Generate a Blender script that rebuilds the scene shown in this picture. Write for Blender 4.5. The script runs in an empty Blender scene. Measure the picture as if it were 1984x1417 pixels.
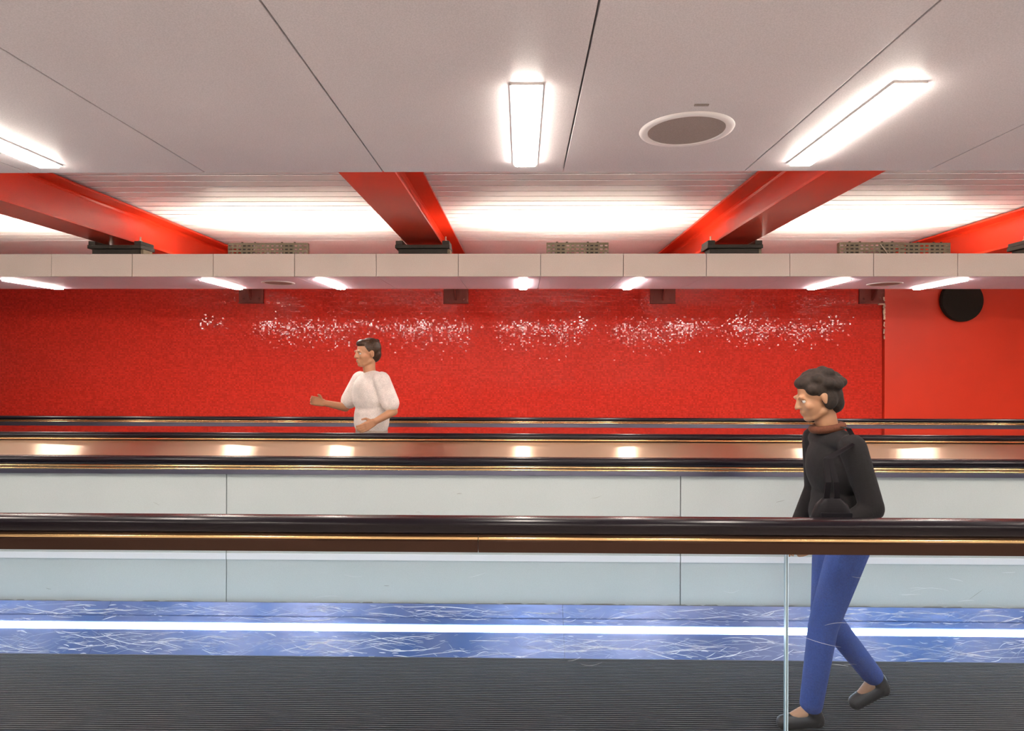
import bpy, bmesh, math, random
from mathutils import Vector, Matrix, Euler
random.seed(7)
R = math.radians
S = bpy.context.scene
COL = S.collection

# ------------------------------------------------------------------ camera, world, exposure
EYE = 1.62                       # eye height above the floor
FPX = 1200.0                     # focal length in pixels of a 1984 px wide frame
cam_d = bpy.data.cameras.new('camera')
cam_d.sensor_width = 36.0
cam_d.lens = 36.0 * FPX / 1984.0
cam_d.clip_start = 0.05
cam = bpy.data.objects.new('camera', cam_d)
COL.objects.link(cam)
cam.matrix_world = (Matrix.Translation((0, 0, EYE)) @ Matrix.Rotation(R(0.90), 4, 'Z')
                    @ Matrix.Rotation(R(90 - 0.07), 4, 'X') @ Matrix.Rotation(R(0.12), 4, 'Z'))
S.camera = cam
w = bpy.data.worlds.new('world'); S.world = w; w.use_nodes = True
w.node_tree.nodes['Background'].inputs[0].default_value = (1.0, .85, .75, 1)
w.node_tree.nodes['Background'].inputs[1].default_value = 0.05
S.view_settings.view_transform = 'Standard'
S.view_settings.look = 'None'
S.view_settings.gamma = 1
S.view_settings.exposure = 1.08
S.cycles.max_bounces = 8
S.cycles.sample_clamp_indirect = 6

LAMP = 42.0        # recessed ceiling lamps
UPLIGHT = 60.0     # linear lamps on top of the far soffit
LEDSTR = 12.0      # cold light line in the skirt

# ------------------------------------------------------------------ materials
def mat(name, base, rough=.5, metal=0.0, **kw):
    m = bpy.data.materials.new(name); m.use_nodes = True
    b = m.node_tree.nodes['Principled BSDF']
    b.inputs['Base Color'].default_value = (*base, 1)
    b.inputs['Roughness'].default_value = rough
    b.inputs['Metallic'].default_value = metal
    for k, v in kw.items():
        b.inputs[k.replace('_', ' ')].default_value = v
    return m
def nd(m, t, **props):
    n = m.node_tree.nodes.new(t)
    for k, v in props.items(): setattr(n, k, v)
    return n
def lk(m, a, b): m.node_tree.links.new(a, b)
def bsdf(m): return m.node_tree.nodes['Principled BSDF']
def speckle(m, base, amt=.12, scale=220, scale2=3, amt2=.05, bump=0.0):
    """fine mottling of painted or powder coated surfaces"""
    tc = nd(m, 'ShaderNodeTexCoord')
    n1 = nd(m, 'ShaderNodeTexNoise'); n1.inputs['Scale'].default_value = scale; n1.inputs['Detail'].default_value = 1
    n2 = nd(m, 'ShaderNodeTexNoise'); n2.inputs['Scale'].default_value = scale2; n2.inputs['Detail'].default_value = 4
    lk(m, tc.outputs['Object'], n1.inputs['Vector']); lk(m, tc.outputs['Object'], n2.inputs['Vector'])
    m1 = nd(m, 'ShaderNodeMapRange'); m1.inputs[1].default_value = .3; m1.inputs[2].default_value = .7
    m1.inputs[3].default_value = 1 - amt; m1.inputs[4].default_value = 1 + amt
    m2 = nd(m, 'ShaderNodeMapRange'); m2.inputs[1].default_value = .3; m2.inputs[2].default_value = .7
    m2.inputs[3].default_value = 1 - amt2; m2.inputs[4].default_value = 1 + amt2
    lk(m, n1.outputs['Fac'], m1.inputs[0]); lk(m, n2.outputs['Fac'], m2.inputs[0])
    mu = nd(m, 'ShaderNodeMath', operation='MULTIPLY'); lk(m, m1.outputs[0], mu.inputs[0]); lk(m, m2.outputs[0], mu.inputs[1])
    sc = nd(m, 'ShaderNodeVectorMath', operation='SCALE'); sc.inputs[0].default_value = base
    lk(m, mu.outputs[0], sc.inputs['Scale']); lk(m, sc.outputs[0], bsdf(m).inputs['Base Color'])
    if bump:
        bp = nd(m, 'ShaderNodeBump'); bp.inputs['Strength'].default_value = bump; bp.inputs['Distance'].default_value = .002
        lk(m, n1.outputs['Fac'], bp.inputs['Height']); lk(m, bp.outputs[0], bsdf(m).inputs['Normal'])
    return m
def emit(name, col, st):
    m = mat(name, (.9, .9, .9), .4)
    bsdf(m).inputs['Emission Color'].default_value = (*col, 1)
    bsdf(m).inputs['Emission Strength'].default_value = st
    return m
def brushed(m, aniso=.85):
    """grain runs along the x axis"""
    c = nd(m, 'ShaderNodeCombineXYZ'); c.inputs[1].default_value = .6; c.inputs[2].default_value = .8
    lk(m, c.outputs[0], bsdf(m).inputs['Tangent'])
    bsdf(m).inputs['Anisotropic'].default_value = aniso
    return m
M = {}
CEILC = (.55, .51, .515)
M['ceiling'] = speckle(mat('ceiling_paint', CEILC, .45), CEILC, .10, 260, 1.5, .05)
M['fascia'] = speckle(mat('fascia_paint', (.52, .47, .41), .5), (.52, .47, .41), .10, 200, 2, .04)
M['soffit'] = speckle(mat('soffit_bounce_tint', (.86, .73, .86), .5), (.86, .73, .86), .10, 260, 1.5, .05)  # red bounce light put into the soffit's base colour
M['slat'] = speckle(mat('slat_enamel', (.88, .88, .92), .38), (.88, .88, .92), .05, 200, 2, .03)
M['void'] = mat('dark_void', (.02, .018, .018), .9)
M['bulkhead'] = speckle(mat('bulkhead_paint', (.90, .86, .90), .6), (.90, .86, .90), .1, 150, 2, .05)
M['red_paint'] = speckle(mat('red_steel_paint', (.60, .035, .012), .28), (.60, .035, .012), .08, 160, 3, .06)
M['red_wall'] = speckle(mat('red_wall_panel', (.70, .045, .018), .42), (.70, .045, .018), .05, 150, 1.5, .05)
M['plate'] = speckle(mat('dull_red_plate', (.16, .022, .014), .6), (.16, .022, .014), .1, 100, 5, .1)
M['iron'] = speckle(mat('dark_iron', (.020, .016, .009), .65, .0), (.020, .016, .009), .25, 120, 12, .3)
M['galv'] = speckle(mat('zinc_plate', (.17, .145, .09), .5, .3), (.17, .145, .09), .2, 150, 15, .15)
M['bolt'] = mat('zinc_bolt', (.6, .52, .42), .35, .9)
M['caulk'] = speckle(mat('pale_caulk', (.72, .55, .42), .8), (.72, .55, .42), .2, 90, 20, .25)
M['rubber'] = mat('black_rubber', (.006, .004, .007), .24, Specular_IOR_Level=.28)
M['bronze'] = brushed(mat('bronze_metal', (.50, .29, .15), .30, 1.0), .7)
M['bronze_dark'] = brushed(mat('dark_bronze_metal', (.055, .030, .022), .38, .9), .6)
M['gold'] = brushed(mat('polished_brass_guide', (.86, .60, .30), .22, 1.0), .6)
M['copper'] = brushed(mat('brushed_copper_deck', (.90, .66, .47), .31, 1.0), 1.0)
M['steel_trim'] = brushed(mat('grey_steel_trim', (.19, .19, .26), .34, 1.0), .7)
M['belt'] = mat('ribbed_belt_rubber', (.035, .035, .04), .6)
M['floor'] = speckle(mat('pale_terrazzo_floor', (.60, .54, .50), .5), (.60, .54, .50), .2, 60, 2, .1)
M['plaster'] = speckle(mat('warm_plaster', (.72, .66, .60), .7), (.72, .66, .60), .05, 60, 1, .05)
M['tube'] = emit('lamp_diffuser', (1.0, .90, .80), LAMP)
M['uplight'] = emit('uplight_diffuser', (1.0, .85, .68), UPLIGHT)
M['fill_near'] = emit('near_fill_diffuser', (1.0, .86, .78), 33.0)  # added fill lamps, out of view
M['led'] = emit('cold_led_line', (.72, .86, 1.0), LEDSTR)
M['housing'] = mat('lamp_housing', (.75, .72, .70), .4)
M['grille'] = speckle(mat('speaker_grille', (.26, .21, .19), .6), (.26, .21, .19), .2, 600, 3, .03)
M['white_trim'] = mat('white_plastic', (.72, .68, .67), .4)
M['black'] = mat('black_enamel', (.014, .010, .007), .7, Specular_IOR_Level=.2)
M['led_reflection'] = mat('led_reflection_strip', (.93, .96, 1.0), .35)
M['groove'] = mat('dark_joint', (.10, .11, .11), .8)

M['white_panel'] = speckle(mat('white_enamel_panel', (.56, .63, .63), .30), (.56, .63, .63), .05, 260, 1.2, .03, .03)
M['scuff'] = mat('dark_scuff', (.22, .23, .22), .7)
M['scratch'] = mat('pale_scratch', (.85, .92, 1.0), .6)
M['scratch_faint'] = mat('faint_scratch', (.42, .52, .72), .6)
def steel_mat():
    m = mat('blue_lit_steel', (.3, .3, .5), .34, .85)
    tc = nd(m, 'ShaderNodeTexCoord')
    n2 = nd(m, 'ShaderNodeTexNoise'); n2.inputs['Scale'].default_value = 2.2; n2.inputs['Detail'].default_value = 6; lk(m, tc.outputs['Object'], n2.inputs['Vector'])
    cr = nd(m, 'ShaderNodeMixRGB'); cr.inputs[1].default_value = (.045, .10, .28, 1); cr.inputs[2].default_value = (.15, .19, .36, 1)  # blue cast of the cold light line put into the steel's colour
    mr = nd(m, 'ShaderNodeMapRange'); mr.inputs[1].default_value = .35; mr.inputs[2].default_value = .65; lk(m, n2.outputs['Fac'], mr.inputs[0]); lk(m, mr.outputs[0], cr.inputs[0])
    lk(m, cr.outputs[0], bsdf(m).inputs['Base Color'])
    n3 = nd(m, 'ShaderNodeTexNoise'); n3.inputs['Scale'].default_value = 60; n3.inputs['Detail'].default_value = 3
    mp = nd(m, 'ShaderNodeMapping'); mp.inputs['Scale'].default_value = (.12, 1, 1); lk(m, tc.outputs['Object'], mp.inputs['Vector']); lk(m, mp.outputs[0], n3.inputs['Vector'])
    ro = nd(m, 'ShaderNodeMapRange'); ro.inputs[3].default_value = .24; ro.inputs[4].default_value = .55; lk(m, n3.outputs['Fac'], ro.inputs[0]); lk(m, ro.outputs[0], bsdf(m).inputs['Roughness'])
    return m
M['steel'] = steel_mat()
def glass_mat(name, tint):
    m = mat(name, tint, .05)
    out = m.node_tree.nodes['Material Output']
    tr = nd(m, 'ShaderNodeBsdfTransparent'); tr.inputs[0].default_value = (*tint, 1)
    gl = nd(m, 'ShaderNodeBsdfGlossy'); gl.inputs['Roughness'].default_value = .03
    fr = nd(m, 'ShaderNodeFresnel'); fr.inputs['IOR'].default_value = 1.25
    mx = nd(m, 'ShaderNodeMixShader'); lk(m, fr.outputs[0], mx.inputs[0]); lk(m, tr.outputs[0], mx.inputs[1]); lk(m, gl.outputs[0], mx.inputs[2])
    lk(m, mx.outputs[0], out.inputs['Surface'])
    return m
M['glass'] = glass_mat('blue_tinted_glass', (.90, .95, .985))
M['glass_clear'] = glass_mat('clear_glass', (.96, .95, .95))
M['glass_edge'] = mat('glass_edge', (.55, .78, .92), .2, 0, Coat_Weight=.5)

def mosaic_mat():
    m = mat('red_glass_mosaic', (.55, .03, .02), .12, Specular_IOR_Level=.26)
    tc = nd(m, 'ShaderNodeTexCoord')
    sp = nd(m, 'ShaderNodeSeparateXYZ'); lk(m, tc.outputs['Object'], sp.inputs[0])
    T = .025
    def mth(op, a, bv=None, b=None):
        n = nd(m, 'ShaderNodeMath', operation=op)
        lk(m, a, n.inputs[0])
        if b is not None: lk(m, b, n.inputs[1])
        elif bv is not None: n.inputs[1].default_value = bv
        return n.outputs[0]
    u = mth('MULTIPLY', sp.outputs['X'], 1 / T); v = mth('MULTIPLY', sp.outputs['Z'], 1 / T)
    fu = mth('FLOOR', u); fv = mth('FLOOR', v)
    fru = mth('FRACT', u); frv = mth('FRACT', v)
    cb = nd(m, 'ShaderNodeCombineXYZ'); lk(m, fu, cb.inputs[0]); lk(m, fv, cb.inputs[1])
    wn = nd(m, 'ShaderNodeTexWhiteNoise', noise_dimensions='3D'); lk(m, cb.outputs[0], wn.inputs['Vector'])
    # tilt of each tessera: cubed random so that most are nearly plane
    s1 = nd(m, 'ShaderNodeVectorMath', operation='SUBTRACT'); lk(m, wn.outputs['Color'], s1.inputs[0]); s1.inputs[1].default_value = (.5, .5, .5)
    s2 = nd(m, 'ShaderNodeVectorMath', operation='MULTIPLY'); lk(m, s1.outputs[0], s2.inputs[0]); lk(m, s1.outputs[0], s2.inputs[1])
    s3 = nd(m, 'ShaderNodeVectorMath', operation='MULTIPLY'); lk(m, s2.outputs[0], s3.inputs[0]); lk(m, s1.outputs[0], s3.inputs[1])
    s4 = nd(m, 'ShaderNodeVectorMath', operation='SCALE'); lk(m, s3.outputs[0], s4.inputs[0]); s4.inputs['Scale'].default_value = .22
    s5 = nd(m, 'ShaderNodeVectorMath', operation='SCALE'); lk(m, s1.outputs[0], s5.inputs[0]); s5.inputs['Scale'].default_value = .013
    s6 = nd(m, 'ShaderNodeVectorMath', operation='ADD'); lk(m, s4.outputs[0], s6.inputs[0]); lk(m, s5.outputs[0], s6.inputs[1])
    ge = nd(m, 'ShaderNodeNewGeometry')
    ad = nd(m, 'ShaderNodeVectorMath', operation='ADD'); lk(m, ge.outputs['Normal'], ad.inputs[0]); lk(m, s6.outputs[0], ad.inputs[1])
    no = nd(m, 'ShaderNodeVectorMath', operation='NORMALIZE'); lk(m, ad.outputs[0], no.inputs[0])
    lk(m, no.outputs[0], bsdf(m).inputs['Normal'])
    # grout: horizontal courses read, verticals faint
    gv = mth('LESS_THAN', frv, .16); gu = mth('LESS_THAN', fru, .10)
    gu2 = mth('MULTIPLY', gu, .5); g = nd(m, 'ShaderNodeMath', operation='MAXIMUM'); lk(m, gv, g.inputs[0]); lk(m, gu2, g.inputs[1])
    jit = nd(m, 'ShaderNodeMapRange'); jit.inputs[3].default_value = .82; jit.inputs[4].default_value = 1.12; lk(m, wn.outputs['Value'], jit.inputs[0])
    sc = nd(m, 'ShaderNodeVectorMath', operation='SCALE'); sc.inputs[0].default_value = (.60, .034, .020); lk(m, jit.outputs[0], sc.inputs['Scale'])
    mx = nd(m, 'ShaderNodeMixRGB'); mx.inputs[2].default_value = (.34, .025, .02, 1)
    lk(m, g.outputs[0], mx.inputs[0]); lk(m, sc.outputs[0], mx.inputs[1]); lk(m, mx.outputs[0], bsdf(m).inputs['Base Color'])
    ro = nd(m, 'ShaderNodeMapRange'); ro.inputs[3].default_value = .055; ro.inputs[4].default_value = .6; lk(m, g.outputs[0], ro.inputs[0]); lk(m, ro.outputs[0], bsdf(m).inputs['Roughness'])
    return m
M['mosaic'] = mosaic_mat()

# ------------------------------------------------------------------ helpers
def bx(bm, x0, x1, y0, y1, z0, z1, bev=0):
    r = bmesh.ops.create_cube(bm, size=1, matrix=Matrix.Translation(((x0+x1)/2, (y0+y1)/2, (z0+z1)/2)) @ Matrix.Diagonal((abs(x1-x0), abs(y1-y0), abs(z1-z0), 1)))
    if bev:
        es = set(e for v in r['verts'] for e in v.link_edges)
        bmesh.ops.bevel(bm, geom=list(es), offset=bev, segments=2, affect='EDGES', profile=.5)
def extrude(bm, prof, x0, x1):
    """closed profile [(y, z)...] swept along x"""
    a = [bm.verts.new((x0, y, z)) for y, z in prof]; b = [bm.verts.new((x1, y, z)) for y, z in prof]
    n = len(prof)
    for i in range(n):
        bm.faces.new((a[i], a[(i+1) % n], b[(i+1) % n], b[i]))
    bm.faces.new(a[::-1]); bm.faces.new(b)
def cyl(bm, c, r, h, axis='Z', seg=24, r2=None):
    rot = {'Z': Matrix(), 'Y': Matrix.Rotation(R(90), 4, 'X'), 'X': Matrix.Rotation(R(90), 4, 'Y')}[axis]
    bmesh.ops.create_cone(bm, cap_ends=True, segments=seg, radius1=r, radius2=r if r2 is None else r2, depth=h, matrix=Matrix.Translation(c) @ rot)
def link(name, bm, m, parent=None, smooth=False, origin=None):
    """one mesh object; its vertices are given in world space"""
    bmesh.ops.recalc_face_normals(bm, faces=bm.faces)
    me = bpy.data.meshes.new(name)
    bm.to_mesh(me); bm.free()
    me.materials.append(m)
    if smooth:
        for p in me.polygons: p.use_smooth = True
        if smooth != 'all':
            me.set_sharp_from_angle(angle=R(smooth if smooth is not True else 40))
    o = bpy.data.objects.new(name, me); COL.objects.link(o)
    base = Vector(origin) if origin is not None else Vector((0, 0, 0))
    if parent is not None:
        o.parent = parent; base = pos_of(parent)
        if origin is not None: base = Vector(origin)
        o.location = base - pos_of(parent)
    else:
        o.location = base
    if base.length: me.transform(Matrix.Translation(-base))
    return o
def pos_of(o):
    p = Vector(o.location)
    while o.parent: o = o.parent; p = p + Vector(o.location)
    return p
def empty(name, loc):
    o = bpy.data.objects.new(name, None); o.empty_display_size = .1; COL.objects.link(o); o.location = loc
    return o
def tag(o, label, cat, group=None):
    o['label'] = label; o['category'] = cat
    if group: o['group'] = group
    return o
def struct(o): o['kind'] = 'structure'; return o
def B(): return bmesh.new()
def box(name, m, parent, x0, x1, y0, y1, z0, z1, bev=0, **k):
    bm = B(); bx(bm, x0, x1, y0, y1, z0, z1, bev); return link(name, bm, m, parent, **k)
def dup(root, loc):
    r = root.copy(); COL.objects.link(r); r.location = loc
    for ch in list(root.children):
        c = ch.copy(); COL.objects.link(c); c.parent = r
        for g in list(ch.children):
            d = g.copy(); COL.objects.link(d); d.parent = c
    return r
def Z(h): return EYE + h          # height given relative to the eye

PER = 2.984                       # structural bay
X0 = .012

# ------------------------------------------------------------------ shell
struct(box('floor', M['floor'], None, -14, 14, -3.2, 9.2, -.12, 0))
CEIL_Z = Z(.80)
# near ceiling of long plain panels
cl = struct(box('ceiling', M['void'], None, -14, 14, -3.2, 2.55, CEIL_Z + .035, CEIL_Z + .06))
k0 = .169
first = None
for i in range(-16, 17):
    xa = k0 + (i - 1) * PER / 4 + .0025; xb = k0 + i * PER / 4 - .0025
    for (ya, yb) in ((-3.2, -.3), (-.295, 2.567)):
        if abs(xa) > 13: continue
        box('ceiling_panel', M['ceiling'], cl, xa, xb, ya, yb, CEIL_Z, CEIL_Z + .03, .0015)
# high slatted ceiling
SL_Z = Z(1.55)
WY = 8.97
hs = struct(box('ceiling', M['void'], None, -14, 14, 2.0, WY, SL_Z + .12, SL_Z + .15))
ys = 5.04 - .165 * 17
while ys < 7.70:
    box('slat', M['slat'], hs, -14, 14, ys + .011, min(ys + .154, 7.715), SL_Z, SL_Z + .005, .001)
    ys += .165
# upstand closing the gap above the near ceiling edge
struct(box('trim_1', M['ceiling'], None, -14, 14, 2.10, 2.14, CEIL_Z + .06, SL_Z + .05))
# plain ceiling strip between the slats and the red wall
struct(box('ceiling', M['bulkhead'], None, -14, 14, 7.72, WY - .002, SL_Z, SL_Z + .03))
# far lowered soffit: underside panels and fascia panels
sf = struct(box('ceiling', M['void'], None, -14, 14, 5.64, 6.50, CEIL_Z + .032, CEIL_Z + .05))
fs = struct(box('trim_3', M['void'], None, -14, 14, 5.625, 5.64, CEIL_Z + .01, Z(1.0)))
for i in range(-16, 17):
    xa = k0 + (i - 1) * PER / 4; xb = xa + PER / 4
    if abs(xa) > 13: continue
    box('ceiling_panel', M['soffit'], sf, xa + .002, xb - .002, 5.626, 6.53, CEIL_Z, CEIL_Z + .03, .001)
    box('fascia_panel', M['fascia'], fs, xa + .0025, xb - .0025, 5.605, 5.625, CEIL_Z, Z(1.005), .001)
# red mosaic wall, and the plain panel at the right standing slightly proud
WY = 8.97
struct(box('wall_back', M['mosaic'], None, -14, 5.17, WY, WY + .15, 0, Z(1.7)))
wr = struct(box('wall_back', M['red_wall'], None, 5.19, 14, WY - .03, WY + .15, 0, Z(1.7)))
bm = B()
zz = Z(.98)
while zz > Z(.40):                                     # ragged caulk bead down the corner
    h = random.uniform(.012, .04)
    t = max(.15, (zz - Z(.40)) / .6)
    wd = random.uniform(.5, 1.0) * .036 * min(1, t + .35)
    if random.random() < .5 + .5 * t:
        cx = 5.18 + random.uniform(-.006, .006)
        bx(bm, cx - wd / 2, cx + wd / 2, WY - .034 - random.uniform(0, .006), WY - .0305, zz - h, zz)
    zz -= h
bx(bm, 5.11, 5.19, WY - .034, WY - .001, Z(.868), Z(.888))
cb = link('caulk_bead', bm, M['caulk'], wr)
struct(box('wall_left', M['plaster'], None, -14.15, -14, -3.2, 9.1, 0, Z(1.7)))
struct(box('wall_right', M['plaster'], None, 14, 14.15, -3.2, 9.1, 0, Z(1.7)))
struct(box('wall_front', M['plaster'], None, -14, 14, -3.35, -3.2, 0, Z(1.7)))

# ------------------------------------------------------------------ steel beams
BZ0, BZ1 = Z(1.18), Z(1.53)
bx_c = [-.955 + PER * i for i in range(-3, 5)]
BEAM_LABEL = {
 -2: 'red painted steel roof beam passing the far left edge of the slatted ceiling',
 -1: 'red steel roof beam slanting down from the left edge above the soffit',
  0: 'red steel roof beam left of the middle lamp, its dark underside facing left',
  1: 'red steel roof beam right of the middle, beside the longest bright ceiling lamp',
  2: 'red steel roof beam at the right edge, only its brightly lit side showing above the longer perforated tray',
}
def make_beam(cx):
    t = empty('steel_beam', (cx, 2.5, BZ0))
    hw = .175
    bm = B(); bx(bm, cx-hw, cx+hw, 2.3, WY-.01, BZ0, BZ0+.02, .002); link('bottom_flange', bm, M['red_paint'], t)
    bm = B(); bx(bm, cx-hw, cx+hw, 2.3, WY-.01, BZ1-.02, BZ1, .002); link('top_flange', bm, M['red_paint'], t)
    bm = B()
    extrude(bm, [(2.3, BZ0+.02), (WY-.01, BZ0+.02), (WY-.01, BZ1-.02), (2.3, BZ1-.02)], cx-.006, cx+.006)
    for s in (-1, 1):     # root fillets
        for zc, sg in ((BZ0+.02, 1), (BZ1-.02, -1)):
            a = [(cx+s*.006, zc), (cx+s*.030, zc), (cx+s*.016, zc+sg*.010), (cx+s*.006, zc+sg*.026)]
            va = [bm.verts.new((x, 2.3, z)) for x, z in a]; vb = [bm.verts.new((x, WY-.01, z)) for x, z in a]
            for i in range(4): bm.faces.new((va[i], va[(i+1) % 4], vb[(i+1) % 4], vb[i]))
            bm.faces.new(va[::-1]); bm.faces.new(vb)
    link('web', bm, M['red_paint'], t)
    return t
BY0, BY1 = 5.93, 6.14
def make_bearing(cx):
    t = empty('bearing_block', (cx, BY0, Z(.985)))
    box('bearing_pad', M['iron'], t, cx-.235, cx+.235, BY0+.02, BY1-.02, Z(.832), Z(1.115), .004)
    box('bearing_plate', M['iron'], t, cx-.262, cx+.262, BY0-.01, BY1+.01, Z(1.115), Z(1.150), .004)
    for s in (-1, 1):
        box('clamp_plate', M['iron'], t, cx+s*.19, cx+s*.258, BY0, BY1, Z(1.150), Z(1.190), .004)
        bm = B(); cyl(bm, (cx+s*.215, BY0+.06, Z(1.215)), .009, .05, seg=10); cyl(bm, (cx+s*.215, BY0+.06, Z(1.197)), .018, .016, seg=6)
        link('bolt', bm, M['bolt'], t)
    box('packing_plate', M['galv'], t, cx+.2355, cx+.262, BY0+.03, BY1-.03, Z(1.03), Z(1.114), .003)
    return t
def make_wall_bracket(cx):
    t = empty('beam_bracket', (cx, WY, Z(.897)))
    box('back_plate', M['plate'], t, cx-.18, cx+.18, WY-.022, WY-.001, Z(.897), BZ0-.002, .003)
    bm = B(); extrude(bm, [(WY-.022, Z(.93)), (WY-.022, BZ0-.002), (WY-.20, BZ0-.002), (WY-.20, BZ0-.04)], cx-.012, cx+.012); link('gusset', bm, M['plate'], t)
    bm = B(); bx(bm, cx-.185, cx+.185, WY-.034, WY-.001, Z(.885), Z(.8965), .002); link('bottom_lip', bm, M['plate'], t)
    for s in (-1, 1):
        bm = B(); cyl(bm, (cx+s*.115, WY-.031, Z(.955)), .020, .016, 'Y', 6); cyl(bm, (cx+s*.115, WY-.042, Z(.955)), .009, .02, 'Y', 10)
        link('bolt', bm, M['plate'], t)
    return t
place = {-2: 'beyond the far left', -1: 'left', 0: 'left of centre', 1: 'right of centre', 2: 'right'}
beam0 = make_beam(-.955); blk0 = make_bearing(-.955); brk0 = make_wall_bracket(-.955)
BLK = {-1: 'dark iron bearing block under the leftmost red beam', 0: 'dark iron bearing block under the red beam left of the middle lamp',
       1: 'dark iron bearing block under the red beam right of the middle', 2: 'dark iron bearing block under the beam outside the right edge',
       -2: 'dark iron bearing block outside the left edge'}
BRK = {-1: 'dull red wall bracket below the left end of the soffit, under a slanting lamp', 0: 'dull red wall bracket between the two lamps left of and at the middle',
       1: 'dull red wall bracket just right of the small slanting lamp near the middle', 2: 'dull red wall bracket touching the pale caulk line at the right',
       -2: 'dull red wall bracket outside the left edge'}
for k in (0, -1, 1, 2):
    cx = -.955 + PER * k
    if k == 0: b, c, d = beam0, blk0, brk0
    else:
        b = dup(beam0, (cx, 2.5, BZ0)); c = dup(blk0, (cx, BY0, Z(.985))); d = dup(brk0, (cx, WY, Z(.897)))
    tag(b, BEAM_LABEL[k], 'beam', 'red roof beams')
    tag(c, BLK[k], 'bearing', 'bearing blocks under the beams')
    tag(d, BRK[k], 'bracket', 'beam brackets on the red wall')

# ------------------------------------------------------------------ perforated trays on the soffit
def make_tray(x0, x1, y):
    cx = (x0 + x1) / 2
    t = empty('perforated_tray', (cx, y, Z(.832)))
    z0, z1 = Z(.96), Z(1.168)
    n = max(4, round((x1 - x0) / .0465)); pw = (x1 - x0) / n
    rows = [Z(1.005) + .0335 * j for j in range(5)]
    bm = B()
    edges = [z0] + [v for r in rows for v in (r - .0065, r + .0065)] + [z1]
    for j in range(0, len(edges), 2): bx(bm, x0, x1, y, y + .003, edges[j], edges[j+1])
    for r in rows:
        for i in range(n + 1):
            a = x0 + i * pw - .009; b = a + .018
            bx(bm, max(a, x0), min(b, x1), y, y + .003, r - .0065, r + .0065)
    link('perforated_plate', bm, M['galv'], t)
    bm = B(); bx(bm, x0, x1, y + .0035, y + .05, z1 - .004, z1, .001); link('top_flange', bm, M['galv'], t)
    for s, xs in ((0, x0), (1, x1 - .004)): box('end_plate', M['galv'], t, xs, xs + .004, y + .0035, y + .05, Z(.833), z1 - .0045)
    for f in (.17, .33, .67, .83):
        xx = x0 + f * (x1 - x0)
        bm = B(); cyl(bm, (xx, y + .02, z1 + .005), .010, .010, seg=8); link('screw', bm, M['iron'], t)
    for f in (.22, .74):
        xx = x0 + f * (x1 - x0)
        box('gear_box', M['iron'], t, xx - .05, xx + .06, y + .012, y + .045, Z(.833), z1 - .015, .003)
    box('base_plate', M['galv'], t, x0, x1, y + .003, y + .10, Z(.825), Z(.8325))
    return t
ty = 5.92
tag(make_tray(-2.83, -2.06, ty), 'perforated metal tray touching the foot of the left beam', 'tray', 'perforated trays on the soffit')
tag(make_tray(.235, .825, ty), 'short perforated metal tray alone above the middle fascia', 'tray', 'perforated trays on the soffit')
tag(make_tray(3.01, 3.62, ty), 'perforated metal tray in the right corner, left end of the long pair', 'tray', 'perforated trays on the soffit')
tag(make_tray(3.63, 4.07, ty + .03), 'darker perforated metal tray ending at the right red beam', 'tray', 'perforated trays on the soffit')
# a loose stay rod leaning across the right tray
bm = B(); cyl(bm, (0, 0, 0), .005, .16, seg=8)
bmesh.ops.transform(bm, matrix=Matrix.Translation((3.435, ty - .012, Z(1.085))) @ Matrix.Rotation(R(-38), 4, 'Y'), verts=bm.verts)
tag(link('stay_rod', bm, M['bolt'], None, origin=(3.435, ty - .012, Z(1.02))), 'thin bright rod slanting across the perforated tray in the right corner', 'rod')

# ------------------------------------------------------------------ lamps
def make_lamp(cx, y0, y1, w=.083):
    t = empty('ceiling_lamp', (cx, (y0+y1)/2, CEIL_Z))
    bm = B(); bx(bm, cx-w/2, cx+w/2, y0, y1, CEIL_Z-.017, CEIL_Z-.0015, .006); link('diffuser', bm, M['tube'], t, smooth=True)
    bm = B()
    for a in ((cx-w/2-.006, cx-w/2-.0005, y0-.006, y1+.006), (cx+w/2+.0005, cx+w/2+.006, y0-.006, y1+.006), (cx-w/2-.0005, cx+w/2+.0005, y0-.006, y0-.0005), (cx-w/2-.0005, cx+w/2+.0005, y1+.0005, y1+.006)):
        bx(bm, a[0], a[1], a[2], a[3], CEIL_Z-.006, CEIL_Z-.0005)
    link('lamp_frame', bm, M['housing'], t)
    return t
lamp0 = make_lamp(X0, 1.765, 2.455)
NEAR = {0: 'upright looking bright lamp in the near ceiling at top middle', 1: 'long bright slanting lamp in the near ceiling at top right'}
FAR = {(0, -1): 'leftmost slanting lamp in the narrow far soffit, left of the small round loudspeaker',
       (1, -1): 'second slanting lamp in the far soffit, right of the small round loudspeaker',
       (0, 0): 'small bright lamp end-on in the middle of the far soffit',
       (1, 0): 'short slanting lamp in the far soffit, just right of the end-on one',
       (0, 1): 'long thin slanting lamp in the far soffit left of the right-hand round loudspeaker',
       (1, 1): 'thin lamp at the right edge of the far soffit beside the black disc'}
for row, (ya, far) in enumerate(((2.11, False), (6.12, True), (.0, None), (-2.0, None))):  # the last two rows are unseen, added for their light
    for k in range(-2, 3):
        for j, dx in enumerate((0.0, 1.08)):
            x = X0 + dx + PER * k
            if abs(x) > 8 or (far is None and abs(x) > 4.5): continue
            o = lamp0 if (row == 0 and k == 0 and j == 0) else dup(lamp0, (x, ya, CEIL_Z))
            lab = None
            if far is False: lab = NEAR.get(j) if k == 0 else None
            elif far: lab = FAR.get((j, k))
            if lab: tag(o, lab, 'lamp', 'ceiling lamps')
            else:
                side = 'left' if x < 0 else 'right'
                key = (row, side); ORD = globals().setdefault('ORD', {}); ORD.setdefault(key, []).append((abs(x), o))
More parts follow.
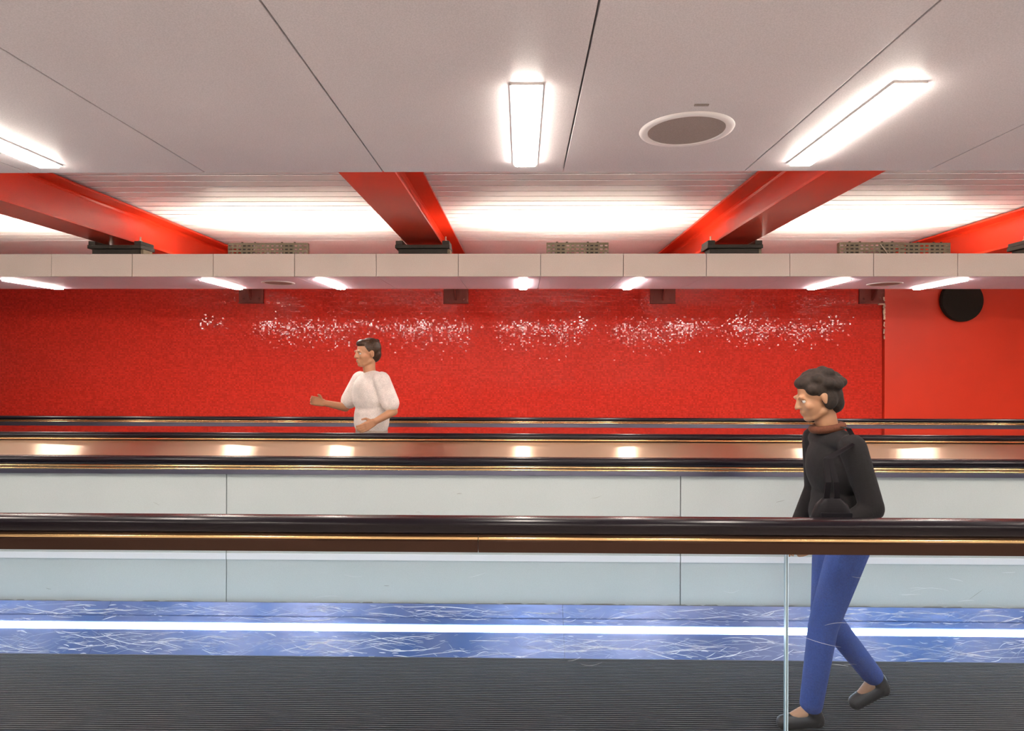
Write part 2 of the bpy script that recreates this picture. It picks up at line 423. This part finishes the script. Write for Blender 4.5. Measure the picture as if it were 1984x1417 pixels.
for (row, side), lst in ORD.items():
    for n_, (ax, o) in enumerate(sorted(lst, key=lambda q: q[0])):
        w_ = ('first', 'second', 'third', 'fourth', 'fifth')[n_]
        if row == 0: tag(o, '%s near ceiling lamp past the %s edge of the photo' % (w_, side), 'lamp', 'near lamps outside the %s edge' % side)
        elif row == 1: tag(o, '%s far soffit lamp past the %s edge of the photo' % (w_, side), 'lamp', 'far lamps outside the %s edge' % side)
        else: tag(o, '%s added ceiling lamp to the %s, %s row behind the viewer' % (w_, side, 'closer' if row == 2 else 'farther'), 'lamp', 'added lamps behind the viewer')
# uplights lying on top of the far soffit, one per bay
for k in range(-2, 3):
    cx = .54 + PER * k
    t = empty('uplight', (cx, 6.55, Z(.832)))
    box('lamp_body', M['housing'], t, cx-1.0, cx+1.0, 6.50, 6.60, Z(1.03), Z(1.09), .004)
    for s_ in (-.8, .8): box('stand', M['housing'], t, cx+s_-.02, cx+s_+.02, 6.53, 6.57, Z(.8325), Z(1.0295))
    box('shield_plate', M['housing'], t, cx-1.0, cx+1.0, 6.605, 6.610, Z(1.03), Z(1.125))  # unseen side plates, added to shield the wall from the lamp
    box('shield_plate', M['housing'], t, cx-1.0, cx+1.0, 6.490, 6.495, Z(1.03), Z(1.140))
    box('diffuser', M['uplight'], t, cx-.98, cx+.98, 6.51, 6.59, Z(1.0905), Z(1.11), .006)
    where = {-2: 'outside the left edge', -1: 'between the two left beams', 0: 'behind the short perforated tray', 1: 'behind the right perforated trays', 2: 'outside the right edge'}[k]
    tag(t, 'strip uplight on the far soffit ' + where, 'lamp', 'uplights on the soffit')

# unseen uplights on the near ceiling's edge, added to brighten slats and fascia
for k in range(-2, 3):
    cx = .54 + PER * k
    t = empty('uplight', (cx, 2.42, CEIL_Z + .06))
    box('lamp_body', M['housing'], t, cx-1.2, cx+1.2, 2.37, 2.47, CEIL_Z+.0605, CEIL_Z+.095, .004)
    box('diffuser', M['fill_near'], t, cx-1.18, cx+1.18, 2.38, 2.46, CEIL_Z+.0955, CEIL_Z+.135, .006)
    tag(t, '%s added strip uplight from the left, unseen on top of the near ceiling edge' % ('first', 'second', 'third', 'fourth', 'fifth')[k+2], 'lamp', 'added uplights on the near ceiling')

# ------------------------------------------------------------------ loudspeakers
def make_speaker(cx, cy):
    t = empty('ceiling_speaker', (cx, cy, CEIL_Z))
    bm = B()
    prof = [(.157, 0), (.155, -.004), (.145, -.007), (.130, -.006), (.128, -.003)]
    seg = 64; rings = []
    for r, z in prof:
        rings.append([bm.verts.new((cx + r*math.cos(2*math.pi*i/seg), cy + r*math.sin(2*math.pi*i/seg), CEIL_Z - .0006 + z)) for i in range(seg)])
    for a, b in zip(rings, rings[1:]):
        for i in range(seg): bm.faces.new((a[i], a[(i+1) % seg], b[(i+1) % seg], b[i]))
    link('rim', bm, M['white_trim'], t, smooth=50)
    bm = B(); cyl(bm, (cx, cy, CEIL_Z-.0025), .1275, .003, seg=64); link('grille', bm, M['grille'], t)
    return t
sp0 = make_speaker(.557, 2.115)
tag(sp0, 'large round ceiling loudspeaker with grey grille in the near ceiling', 'loudspeaker', 'round ceiling loudspeakers')
tag(dup(sp0, (-2.39, 6.04, CEIL_Z)), 'small looking round loudspeaker in the far soffit between the two left lamps', 'loudspeaker', 'round ceiling loudspeakers')
tag(dup(sp0, (3.55, 6.12, CEIL_Z)), 'small looking round loudspeaker in the far soffit near the right edge', 'loudspeaker', 'round ceiling loudspeakers')
bm = B(); bx(bm, .528, .572, 1.905, 1.915, CEIL_Z-.004, CEIL_Z-.0003, .001)
tag(link('ceiling_slot', bm, M['grille'], None, origin=(.55, 1.91, CEIL_Z)), 'tiny grey slot cover just above the large ceiling loudspeaker', 'cover')

# ------------------------------------------------------------------ black disc on the right wall
t = empty('wall_disc', (6.24, WY-.03, Z(.66)))
bm = B(); cyl(bm, (6.24, WY-.075, Z(.925)), .30, .06, 'Y', 64); bmesh.ops.bevel(bm, geom=[e for e in bm.edges if len(e.link_faces) == 2 and e.calc_face_angle(0) > 1], offset=.012, segments=3, affect='EDGES')
link('disc_body', bm, M['black'], t, smooth=40)
bm = B(); cyl(bm, (6.24, WY-.038, Z(.925)), .06, .014, 'Y', 24); link('wall_mount', bm, M['iron'], t)
tag(t, 'black round disc on the smooth red wall at the right edge', 'sign')

# ------------------------------------------------------------------ moving walkway balustrades
XA, XB = -12.5, 12.5
def handrail_profile(yc, ztop, wdt=.082, h=.052):
    """flattened C-shaped rubber rail"""
    pts = []
    hw = wdt / 2
    for cx, cz, a0, a1, r in ((hw-.020, -.020, 90, 0, .020), (hw-.014, -h+.014, 0, -90, .014), (-hw+.014, -h+.014, -90, -180, .014), (-hw+.020, -.020, 180, 90, .020)):
        for i in range(7):
            a = R(a0 + (a1-a0)*i/6); pts.append((yc + cx + r*math.cos(a), ztop + cz + r*math.sin(a)))
    out = []
    for i, (y, z) in enumerate(pts):
        if z > ztop - .03: z += .004 * math.cos(min(1, abs(y-yc)/hw) * math.pi/2) - .004
        out.append((y, z))
    return out
def rod_profile(yc, zc, r, n=12): return [(yc + r*math.cos(2*math.pi*i/n), zc + r*math.sin(2*math.pi*i/n)) for i in range(n)]
def part(name, prof, m, t, x0=XA, x1=XB, smooth=35, **k):
    bm = B(); extrude(bm, prof, x0, x1); return link(name, bm, m, t, smooth=smooth, **k)
def rect(y0, y1, z0, z1, c=.003):
    return [(y0+c, z0), (y1-c, z0), (y1, z0+c), (y1, z1-c), (y1-c, z1), (y0+c, z1), (y0, z1-c), (y0, z0+c)]

# A: nearest, glass below
YA = 2.15; ZA = Z(-.528)
t = empty('glass_balustrade', (0, YA, 0))
part('handrail', handrail_profile(YA, ZA), M['rubber'], t)
part('under_lip', rect(YA-.033, YA+.033, ZA-.0600, ZA-.0530), M['bronze_dark'], t)
for a, b in ((XA, -.149), (-.147, XB)):
    part('guide_rail', rod_profile(YA-.026, ZA-.0675, .0075), M['gold'], t, a, b)
    part('cap_rail', [(YA-.030, ZA-.116), (YA+.030, ZA-.116), (YA+.032, ZA-.062), (YA-.022, ZA-.062), (YA-.034, ZA-.078)], M['bronze_dark'], t, a, b)
jx = [.914 - 3*2.95 - 3, .914 - 2*2.95, .914 - 2.95, .914, .914 + 2.95, .914 + 2*2.95, XB]
jx[0] = XA
for a, b in zip(jx, jx[1:]):
    p = box('glass_panel', M['glass'], t, a+.004, b-.004, YA-.006, YA+.006, .30, ZA-.1162)
    for xe in (a+.0035, b-.0035):
        box('glass_edge', M['glass_edge'], p, xe-.0015, xe+.0015, YA-.0065, YA+.0065, .301, ZA-.117)
box('joint_seal', M['groove'], t, .9128, .9152, YA-.003, YA+.003, .30, ZA-.117)
part('base_rail', rect(YA-.05, YA+.05, 0, .30, .008), M['steel'], t)
tag(t, 'nearest walkway balustrade with dark handrail over scratched glass', 'balustrade')

# moving belt 1 between the glass and the skirt
def belt(name, y0, y1, label):
    t = empty(name, (0, (y0+y1)/2, 0))
    bm = B(); bx(bm, XA, XB, y0, y1, .0005, .018)
    y = y0 + .012
    while y < y1 - .012:
        bx(bm, XA, XB, y, y+.006, .018, .026); y += .016
    link('ribbed_belt', bm, M['belt'], t)
    tag(t, label, 'walkway')
belt('moving_belt', YA+.07, 3.38, 'dark ribbed walkway belt behind the nearest scratched glass')

# B: white cladding facing the viewer, with its steel skirt and light line; copper deck joins it to C
YB = 3.60; ZB = Z(-.538)
t = empty('clad_balustrade', (0, YB, 0))
part('handrail', handrail_profile(YB, ZB, .082, .045), M['rubber'], t)
part('guide_rail', rod_profile(YB-.030, ZB-.0535, .0075), M['gold'], t)
part('under_lip', rect(YB-.028, YB+.03, ZB-.062, ZB-.0455), M['bronze_dark'], t)
part('lower_guide', rod_profile(YB-.031, ZB-.0695, .0055), M['gold'], t)
part('cap_rail', [(YB-.034, ZB-.100), (YB+.03, ZB-.100), (YB+.03, ZB-.0625), (YB-.026, ZB-.0625), (YB-.034, ZB-.072)], M['steel_trim'], t)
zt, zb = ZB-.1003, Z(-1.389)
xs = [XA, -9.64+.0, -1.722-2.64*2, -1.722-2.64, -1.722, .918, .918+2.64, .918+2.64*2, .918+2.64*3, XB]
for a, b in zip(xs, xs[1:]):
    box('white_panel', M['white_panel'], t, a+.0025, b-.0025, YB-.012, YB, zb, zt, .0015)
    bm = B(); bx(bm, a+.0025, b-.0025, YB-.0165, YB-.0125, Z(-1.139), Z(-1.103), .001); link('led_reflection', bm, M['led_reflection'], t)  # white band standing in for the light line's reflection in the panel
box('backing_board', M['groove'], t, XA, XB, YB+.0005, YB+.02, 0, ZB-.101)
# skirt, a face leaning back 50 degrees
ang = R(50); dy, dz = -math.cos(ang), -math.sin(ang)
def sk(tt, off=0.0):   # point on the skirt face, off = along its outward normal
    return (3.588 + dy*tt - math.sin(ang)*off, Z(-1.389) + dz*tt + math.cos(ang)*off)
def slab(t0, t1, o0, o1): return [sk(t0, o0), sk(t1, o0), sk(t1, o1), sk(t0, o1)]
for a, b in ((XA, -7.68), (-7.678, -5.04), (-5.038, -2.402), (-2.40, .238), (.24, 2.878), (2.88, 5.518), (5.52, XB)):
    part('skirt_panel', slab(.001, .116, -.01, 0), M['steel'], t, a, b, smooth=False, origin=((a+b)/2 if False else 0, YB, 0))
    part('skirt_panel', slab(.158, .305, -.01, 0), M['steel'], t, a, b, smooth=False)
part('fold_bead', rod_profile(*sk(.079, .001), .0028, 8), M['steel'], t)
part('light_channel', slab(.1165, .1575, -.03, -.012), M['steel_trim'], t, smooth=False)
part('light_strip', slab(.121, .153, -.0115, .002), M['led'], t, smooth=False)
tag(t, 'white clad balustrade with gold edged handrail, steel skirt and bright light line', 'balustrade')

# C: thin rail behind the copper deck
YC = 4.16; ZC = Z(-.462)
t = empty('deck_balustrade', (0, YC, 0))
part('handrail', handrail_profile(YC, ZC, .06, .035), M['rubber'], t)
part('guide_rail', rod_profile(YC-.022, ZC-.0415, .006), M['gold'], t)
part('under_lip', rect(YC-.024, YC+.02, ZC-.055, ZC-.0355), M['bronze_dark'], t)
part('copper_deck', [(YC-.015, ZC-.0555), (YC-.015, ZC-.064), (YB+.045, ZB-.064), (YB+.045, ZB-.052)], M['copper'], t, smooth=False)
box('inner_panel', M['white_panel'], t, XA, XB, YC+.0, YC+.015, 0, ZC-.056)
tag(t, 'sloping brushed copper deck with a thin black handrail along its back', 'balustrade')

# second belt and farthest balustrade with clear glass
belt('moving_belt', 4.25, 6.30, 'dark ribbed walkway belt behind the copper deck')
YD = 6.45; ZD = Z(-.547)
t = empty('far_glass_balustrade', (0, YD, 0))
part('handrail', handrail_profile(YD, ZD, .07, .036), M['rubber'], t)
part('guide_rail', rod_profile(YD-.026, ZD-.0435, .0065), M['gold'], t)
part('under_lip', rect(YD-.026, YD+.02, ZD-.0520, ZD-.0362), M['bronze_dark'], t)
part('lower_guide', rod_profile(YD-.028, ZD-.0580, .005), M['gold'], t)
part('cap_rail', rect(YD-.030, YD+.02, ZD-.103, ZD-.0632, .002), M['steel_trim'], t)
for i in range(-4, 4):
    a = -.3 + 3.0*i; b = a + 3.0
    box('glass_panel', M['glass_clear'], t, a+.003, b-.003, YD-.005, YD+.005, .25, ZD-.1035)
part('base_rail', rect(YD-.05, YD+.05, 0, .25, .008), M['steel_trim'], t)
tag(t, 'farthest walkway balustrade, a thin dark rail in front of the red wall', 'balustrade')


# ------------------------------------------------------------------ scratches and scuffs: thin slivers lying on the faces
def sliver(bm, place, u0, v0, length, ang, curve, wd, lift):
    """a tapering arc; place(u, v, lift) maps face coordinates to space"""
    n = 7; pts = []
    for i in range(n + 1):
        q = i / n; a = ang + curve * (q - .5)
        pts.append((u0 + length * (q - .5) * math.cos(ang) - curve * length * .25 * (1 - (2*q-1)**2) * math.sin(ang),
                    v0 + length * (q - .5) * math.sin(ang) + curve * length * .25 * (1 - (2*q-1)**2) * math.cos(ang), a, q))
    prev = None
    for u, v, a, q in pts:
        h = wd * .5 * (.25 + .75 * math.sin(math.pi * min(1, max(0, q * .9 + .05))))
        p = (bm.verts.new(place(u - math.sin(a) * h, v + math.cos(a) * h, lift)), bm.verts.new(place(u + math.sin(a) * h, v - math.cos(a) * h, lift)))
        if prev: bm.faces.new((prev[0], p[0], p[1], prev[1]))
        prev = p
def scratch_set(name, m, parent, place, u, v, n, lens, wds, maxang, lift, inside):
    bm = B()
    for _ in range(n):
        L = lens[0] + (lens[1] - lens[0]) * random.random() ** 2.2
        a = random.gauss(0, maxang); cu = random.gauss(0, .28)
        uu = random.uniform(*u); vv = random.uniform(*v)
        half = abs(math.sin(a)) * L / 2 + abs(cu) * L * .25 + .004
        if not inside(vv - half, vv + half): continue
        sliver(bm, place, uu, vv, L, a, cu, random.uniform(*wds), lift)
    o = link(name, bm, m, parent); o['kind'] = 'stuff'
    return o
cladB = bpy.data.objects['clad_balustrade']; glassA = bpy.data.objects['glass_balustrade']
pl_skirt = lambda u, v, l: (u, *sk(v, l))
ok_skirt = lambda a, b: (a > .003 and b < .115) or (a > .159 and b < .303)
scratch_set('scratch_marks', M['scratch'], cladB, pl_skirt, (-3.6, 3.6), (.002, .30), 900, (.03, .50), (.0014, .0042), .17, .0006, ok_skirt)
scratch_set('scratch_marks', M['scratch_faint'], cladB, pl_skirt, (-3.6, 3.6), (.002, .30), 1500, (.02, .30), (.0010, .0026), .28, .0004, ok_skirt)
scratch_set('scuff_marks', M['scuff'], cladB, lambda u, v, l: (u, YB - .012 - l, v), (-3.4, 3.4), (Z(-1.375), Z(-.66)), 26, (.03, .20), (.001, .0025), .25, .0006, lambda a, b: a > Z(-1.38) and b < Z(-.65) and not (a < Z(-1.10) and b > Z(-1.165)))
scratch_set('scratch_marks', M['scratch'], glassA, lambda u, v, l: (u, YA - .006 - l, v), (.93, 2.0), (Z(-1.04), Z(-.68)), 34, (.03, .20), (.0004, .0009), .14, .0005, lambda a, b: True)
scratch_set('scratch_marks', M['scratch'], glassA, lambda u, v, l: (u, YA - .006 - l, v), (-1.9, .9), (Z(-1.04), Z(-.68)), 22, (.03, .18), (.0003, .0007), .14, .0005, lambda a, b: True)
# worn dark line of sealant between the white panels and the steel skirt
bm = B(); x = -6.0
while x < 6.0:
    L = random.uniform(.05, .3); h = random.uniform(.002, .008)
    v = [bm.verts.new((x, YB - .0128, Z(-1.389) - .001)), bm.verts.new((x + L, YB - .0128, Z(-1.389) - .001)), bm.verts.new((x + L * .8, YB - .0128, Z(-1.389) + h)), bm.verts.new((x + L * .2, YB - .0128, Z(-1.389) + h * .8))]
    bm.faces.new(v); x += L * .92
o = link('sealant_line', bm, M['scuff'], cladB)

# ------------------------------------------------------------------ people
def fabric(name, base, rough=.85, amt=.12):
    return speckle(mat(name, base, rough), base, amt, 140, 9, .12, .3)
M['skin_a'] = mat('skin_brown', (.42, .22, .12), .5, Subsurface_Weight=.05)
M['skin_b'] = mat('skin_tan', (.50, .26, .14), .5, Subsurface_Weight=.05)
M['hair'] = speckle(mat('dark_brown_hair', (.014, .007, .004), .8), (.018, .010, .006), .4, 90, 8, .3, .5)
M['hair_chestnut'] = speckle(mat('chestnut_hair', (.05, .024, .010), .5), (.05, .024, .010), .4, 90, 8, .3, .5)  # lighter brown hair of the far walker
M['shirt'] = fabric('off_white_cotton', (.84, .79, .74))
M['jacket'] = fabric('black_wool', (.006, .005, .006), .9)
M['collar'] = fabric('rust_scarf', (.11, .032, .012))
M['jeans'] = fabric('blue_denim', (.030, .075, .30))
M['trousers'] = fabric('beige_trousers', (.40, .34, .28))
M['shoe'] = mat('black_shoe', (.02, .02, .02), .4)
M['sole'] = mat('white_sole', (.6, .6, .6), .6)
M['bag'] = mat('black_leather', (.004, .003, .005), .5, Specular_IOR_Level=.2)
M['eye_white'] = mat('eye_white', (.8, .78, .75), .2)
M['iris'] = mat('dark_iris', (.02, .012, .008), .15)

def blob_mesh(items, voxel, smooth=2):
    bm = B()
    for it in items:
        if it[0] == 'e':
            _, c, r, rot = it if len(it) == 4 else (*it, (0, 0, 0))
            bmesh.ops.create_icosphere(bm, subdivisions=3, radius=1, matrix=Matrix.Translation(c) @ Euler(rot).to_matrix().to_4x4() @ Matrix.Diagonal((*r, 1)))
        else:
            _, a, b, r0, r1 = it
            a, b = Vector(a), Vector(b); d = b - a
            q = Vector((0, 0, 1)).rotation_difference(d.normalized()).to_matrix().to_4x4()
            bmesh.ops.create_cone(bm, cap_ends=True, segments=16, radius1=r0, radius2=r1, depth=d.length, matrix=Matrix.Translation((a+b)/2) @ q)
            for c, r in ((a, r0), (b, r1)):
                bmesh.ops.create_icosphere(bm, subdivisions=2, radius=r*1.005, matrix=Matrix.Translation(c))
    me = bpy.data.meshes.new('tmp'); bm.to_mesh(me); bm.free()
    o = bpy.data.objects.new('tmp', me); COL.objects.link(o)
    r = o.modifiers.new('r', 'REMESH'); r.mode = 'VOXEL'; r.voxel_size = voxel; r.use_smooth_shade = True
    s = o.modifiers.new('s', 'SMOOTH'); s.factor = .5; s.iterations = smooth
    dg = bpy.context.evaluated_depsgraph_get()
    out = bpy.data.meshes.new_from_object(o.evaluated_get(dg))
    bpy.data.objects.remove(o); bpy.data.meshes.remove(me)
    for p in out.polygons: p.use_smooth = True
    return out
def hand(W, d, n, t):
    """palm, four curled fingers and a thumb; d along the forearm, n palm normal, t towards the thumb"""
    W, d, n, t = Vector(W), Vector(d).normalized(), Vector(n).normalized(), Vector(t).normalized()
    it = []
    for k in (-.024, -.008, .008, .024):
        it.append(('c', W + t*k*.7, W + d*.085 + t*k*1.1, .015, .0125))
    for off, L in ((.029, .068), (.010, .076), (-.009, .070), (-.028, .055)):
        p = W + d*.088 + t*off; a = .30
        for q, rr in ((.45, .0092), (.32, .0082), (.23, .0074)):
            dirn = (d*math.cos(a) + n*math.sin(a)).normalized(); e = p + dirn*L*q
            it.append(('c', p, e, rr, rr*.93)); p = e; a += .38
    p = W + d*.025 + t*.024
    e = p + (d*.62 + t*.62 + n*.35).normalized()*.042; it.append(('c', p, e, .0125, .0105))
    e2 = e + (d*.9 + t*.15 + n*.35).normalized()*.030; it.append(('c', e, e2, .0102, .0085))
    return it
def person(name, base, heading, scale, P, mats, label, hairstyle):
    """P: joint positions (forward, left, up) for a 1.72 m figure. heading: direction faced, in degrees from +x"""
    root = empty(name, base); tag(root, label, 'person')
    T = Matrix.Rotation(R(heading), 4, 'Z') @ Matrix.Scale(scale, 4)
    def put(nm, me, m, parent=root):
        me.transform(T); me.materials.clear(); me.materials.append(m)
        o = bpy.data.objects.new(nm, me); COL.objects.link(o); o.parent = parent; return o
    V = Vector
    pel, wai, che, sho, nk, hd = (V(P[k]) for k in ('pelvis', 'waist', 'chest', 'shoulders', 'neck', 'head'))
    HR = Euler((0, R(P.get('nod', 0)), 0)).to_matrix()
    H = lambda f, l, z: hd + HR @ V((f, l, z))
    nodr = (0, R(P.get('nod', 0)), 0); lean = (0, R(P.get('lean', 0)), 0)
    it = [('e', pel, (.100, .150, .12), lean), ('e', wai, (.090, .130, .15), lean), ('e', che, (.108, .155, .17), lean), ('e', sho, (.065, .165, .05), lean),
          ('c', sho, nk, .056, .050), ('c', nk, H(-.02, 0, -.05), .052, .050),
          ('e', H(-.018, 0, .030), (.098, .077, .086), nodr), ('e', H(.030, 0, -.030), (.062, .060, .085), nodr), ('e', H(.058, 0, -.090), (.030, .030, .022), nodr),
          ('c', H(.088, 0, .012), H(.108, 0, -.028), .007, .0105), ('e', H(.097, .010, -.030), (.009, .007, .007)), ('e', H(.097, -.010, -.030), (.009, .007, .007)),
          ('e', H(.084, .026, .020), (.012, .022, .009), nodr), ('e', H(.084, -.026, .020), (.012, .022, .009), nodr),
          ('e', H(.078, .030, .0095), (.0125, .016, .0055), nodr), ('e', H(.078, -.030, .0095), (.0125, .016, .0055), nodr),
          ('e', H(.087, 0, -.056), (.010, .023, .0065), nodr), ('e', H(.085, 0, -.068), (.010, .020, .007), nodr),
          ('c', H(.0, .045, -.065), H(.05, .026, -.088), .020, .018), ('c', H(.0, -.045, -.065), H(.05, -.026, -.088), .020, .018)]
    for s in (1, -1):
        it += [('e', H(.055, s*.036, -.028), (.030, .022, .026), nodr), ('e', H(-.008, s*.078, -.008), (.019, .008, .031), nodr)]
    for s, k in ((1, 'l'), (-1, 'r')):
        S_, E, W = V(P['sh'+k]), V(P['el'+k]), V(P['wr'+k])
        it += [('c', S_, E, .046, .036), ('c', E, W, .037, .025)]
        d = (W-E).normalized(); n = V(P.get('palm'+k, (0, -s, 0))); t = d.cross(n)*s*-1
        if t.length < .1: t = V((1, 0, 0))
        t.normalize()
        if t.dot(V((1, 0, .3))) < 0: t = -t
        it += hand(W + d*.008, d, n, t)
        h_, K, A = V(P['hip'+k]), V(P['kn'+k]), V(P['an'+k]); To = V(P['toe'+k])
        it += [('c', h_, K, .078, .050), ('c', K, A, .050, .033), ('c', A, To, .034, .024)]
    body = put('body', blob_mesh(it, .0055, 2), mats['skin'])
    for s in (1, -1):
        bm = B(); bmesh.ops.create_icosphere(bm, subdivisions=2, radius=.0105, matrix=Matrix.Translation(H(.0765, s*.030, .000)))
        me = bpy.data.meshes.new('eye'); bm.to_mesh(me); bm.free(); e = put('eye', me, M['eye_white'])
        bm = B(); bmesh.ops.create_icosphere(bm, subdivisions=2, radius=.0052, matrix=Matrix.Translation(H(.0828, s*.030, .000)))
        me = bpy.data.meshes.new('iris'); bm.to_mesh(me); bm.free(); put('iris', me, M['iris'], e)
    # hair
    hi = [('e', H(-.030, 0, .040), (.100, .086, .088), nodr), ('e', H(-.062, 0, -.010), (.062, .074, .075), nodr), ('e', H(.030, 0, .082), (.055, .060, .036), nodr)]
    if hairstyle == 'bushy':
        for i in range(26):
            a = random.uniform(0, 2*math.pi); b = random.uniform(-.1, 1.3)
            f_, l_, z_ = -.035 + .092*math.cos(a)*math.cos(b), .080*math.sin(a)*math.cos(b), .035 + .082*math.sin(b)
            if f_ > .045 and z_ < .075: continue
            hi.append(('e', H(f_, l_, z_), (.032, .028, .028)))
        hi += [('e', H(-.070, 0, -.050), (.050, .065, .055)), ('e', H(-.030, .070, -.02), (.035, .020, .05)), ('e', H(-.030, -.070, -.02), (.035, .020, .05))]
    else:
        for i in range(14):
            a = random.uniform(0, 2*math.pi)
            hi.append(('e', H(-.030 + .06*math.cos(a), .05*math.sin(a), .098), (.032, .018, .018)))
    put('hair', blob_mesh(hi, .006, 7), mats['hair'])
    # top garment with sleeves
    g = [('e', wai + V((0, 0, -.06)), (.128, .170, .14), lean), ('e', wai, (.118, .158, .16), lean), ('e', che, (.128, .178, .185), lean), ('e', sho + V((0, 0, .0)), (.085, .190, .062), lean)]
    if mats.get('loose'): g += [('e', wai + V((-.01, 0, -.03)), (.132, .190, .20), lean), ('e', che, (.138, .190, .19), lean)]
    for k in 'lr':
        S_, E, W = V(P['sh'+k]), V(P['el'+k]), V(P['wr'+k])
        end = E.lerp(W, mats.get('sleeve', .92)) if mats.get('sleeve', .92) > 0 else S_.lerp(E, .75)
        if mats.get('sleeve', .92) > 0: g += [('c', S_, E, .062, .052), ('c', E, end, .052, .040)]
        else: g += [('c', S_, end, .070, .075)]
    put('jacket' if mats['top'] is M['jacket'] else 'shirt', blob_mesh(g, .009, 3), mats['top'])
    if 'collar' in mats:
        c = []
        for i in range(12):
            a = i/12*2*math.pi; a2 = (i+1)/12*2*math.pi; cc = nk + V((-.004, 0, -.022))
            c.append(('c', cc + V((.066*math.cos(a), .068*math.sin(a), .012*math.cos(a)*-1)), cc + V((.066*math.cos(a2), .068*math.sin(a2), .012*math.cos(a2)*-1)), .020, .020))
        put('scarf', blob_mesh(c, .006, 1), mats['collar'])
    # trousers
    g = [('e', pel + V((0, 0, .0)), (.122, .168, .125), lean)]
    for k in 'lr':
        h_, K, A = V(P['hip'+k]), V(P['kn'+k]), V(P['an'+k])
        g += [('c', h_, K, .092, .066), ('c', K, K.lerp(A, .93), .066, .052)]
    put('trousers', blob_mesh(g, .009, 2), mats['legs'])
    for k in 'lr':
        A, To = V(P['an'+k]), V(P['toe'+k])
        g = [('c', A + V((-.02, 0, -.035)), To + V((.0, 0, .0)), .044, .036), ('c', A + V((-.03, 0, -.045)), A + V((-.005, 0, .0)), .040, .045)]
        sh = put('shoe', blob_mesh(g, .007, 2), M['shoe'])
    return root
# walker on the near belt: profile to the left, head bent
man_pose = dict(pelvis=(0, 0, .94), waist=(.015, 0, 1.08), chest=(.03, 0, 1.25), shoulders=(.045, 0, 1.385), neck=(.075, 0, 1.47), head=(.125, 0, 1.60), nod=16, lean=5,
    shl=(.04, .175, 1.375), ell=(-.02, .235, 1.10), wrl=(.19, .215, .965), shr=(.05, -.175, 1.375), elr=(.02, -.235, 1.10), wrr=(.13, -.20, .90),
    hipl=(0, .085, .90), knl=(.13, .085, .50), anl=(.19, .085, .095), toel=(.32, .095, .040),
    hipr=(0, -.085, .90), knr=(.04, -.085, .49), anr=(-.22, -.085, .16), toer=(-.12, -.09, .040))
MX, MY, MS = 1.435, 2.80, .908
person('person', (MX, MY, .027), 180, MS, man_pose, dict(skin=M['skin_a'], hair=M['hair'], top=M['jacket'], legs=M['jeans'], collar=M['collar']),
       'person in black jacket and blue jeans walking left behind the nearest handrail, head bent', 'bushy')
# walker on the far belt in a white top
far_pose = dict(pelvis=(0, 0, .95), waist=(.01, 0, 1.09), chest=(.015, 0, 1.26), shoulders=(.01, 0, 1.40), neck=(.025, 0, 1.48), head=(.045, 0, 1.605), nod=4, lean=2,
    shl=(.01, .185, 1.385), ell=(-.05, .27, 1.13), wrl=(.14, .31, 1.06), shr=(.01, -.185, 1.385), elr=(.10, -.27, 1.14), wrr=(.32, -.22, 1.19),
    hipl=(0, .085, .91), knl=(.10, .085, .51), anl=(.12, .085, .095), toel=(.25, .10, .040),
    hipr=(0, -.085, .91), knr=(.02, -.085, .49), anr=(-.18, -.085, .13), toer=(-.08, -.09, .040))
person('person', (-1.325, 5.45, .027), 222, 1.055, far_pose, dict(skin=M['skin_b'], hair=M['hair_chestnut'], top=M['shirt'], legs=M['trousers'], sleeve=0, loose=1),
       'person in a loose white top walking left in front of the red wall', 'short')

# ------------------------------------------------------------------ shoulder bag hanging at the near walker's side
bxc, byc = MX - .185, MY - .215 * MS - .090
t = empty('shoulder_bag', (bxc, byc, Z(-.72)))
bm = B()
for z, hw, hd_ in ((Z(-.715), .072, .026), (Z(-.69), .088, .036), (Z(-.62), .084, .036), (Z(-.56), .060, .028), (Z(-.535), .036, .016)):
    ring = []
    for i in range(20):
        a = 2*math.pi*i/20; ca, sa = math.cos(a), math.sin(a)
        ring.append(bm.verts.new((bxc + hw*math.copysign(abs(ca)**.6, ca), byc + hd_*math.copysign(abs(sa)**.6, sa), z)))
    if z == Z(-.715): bm.faces.new(ring[::-1])
    else:
        for i in range(20): bm.faces.new((prev[i], prev[(i+1) % 20], ring[(i+1) % 20], ring[i]))
    prev = ring
bm.faces.new(prev)
link('bag_body', bm, M['bag'], t, smooth=50)
box('flap', M['bag'], t, bxc-.062, bxc+.062, byc-.042, byc-.036, Z(-.655), Z(-.585), .002)
box('buckle', M['bolt'], t, bxc-.010, bxc+.010, byc-.047, byc-.0425, Z(-.650), Z(-.632), .001)
sx, sy, sz_ = MX - .045*MS, MY - .150*MS, .027 + 1.452*MS
def strap(x0, dxx):
    bm = B(); pts = [(bxc + dxx, byc, Z(-.545)), (bxc + dxx*.7, byc - .004, Z(-.47)), (bxc + dxx*.4, MY-.215*MS-.060, Z(-.38)), (sx, sy - .062, sz_ - .045), (sx, sy, sz_ + .004), (sx, sy + .05, sz_ + .006)]
    pv = None
    for x, y, z in pts:
        q = [bm.verts.new((x-.011, y-.002, z)), bm.verts.new((x+.011, y-.002, z)), bm.verts.new((x+.011, y+.002, z+.002)), bm.verts.new((x-.011, y+.002, z+.002))]
        if pv:
            for i in range(4): bm.faces.new((pv[i], pv[(i+1) % 4], q[(i+1) % 4], q[i]))
        else: bm.faces.new(q[::-1])
        pv = q
    bm.faces.new(pv)
    return bm
link('strap', strap(0, -.022), M['bag'], t); link('strap', strap(0, .022), M['bag'], t)
tag(t, 'small black shoulder bag hanging at the side of the walker in the black jacket', 'bag')
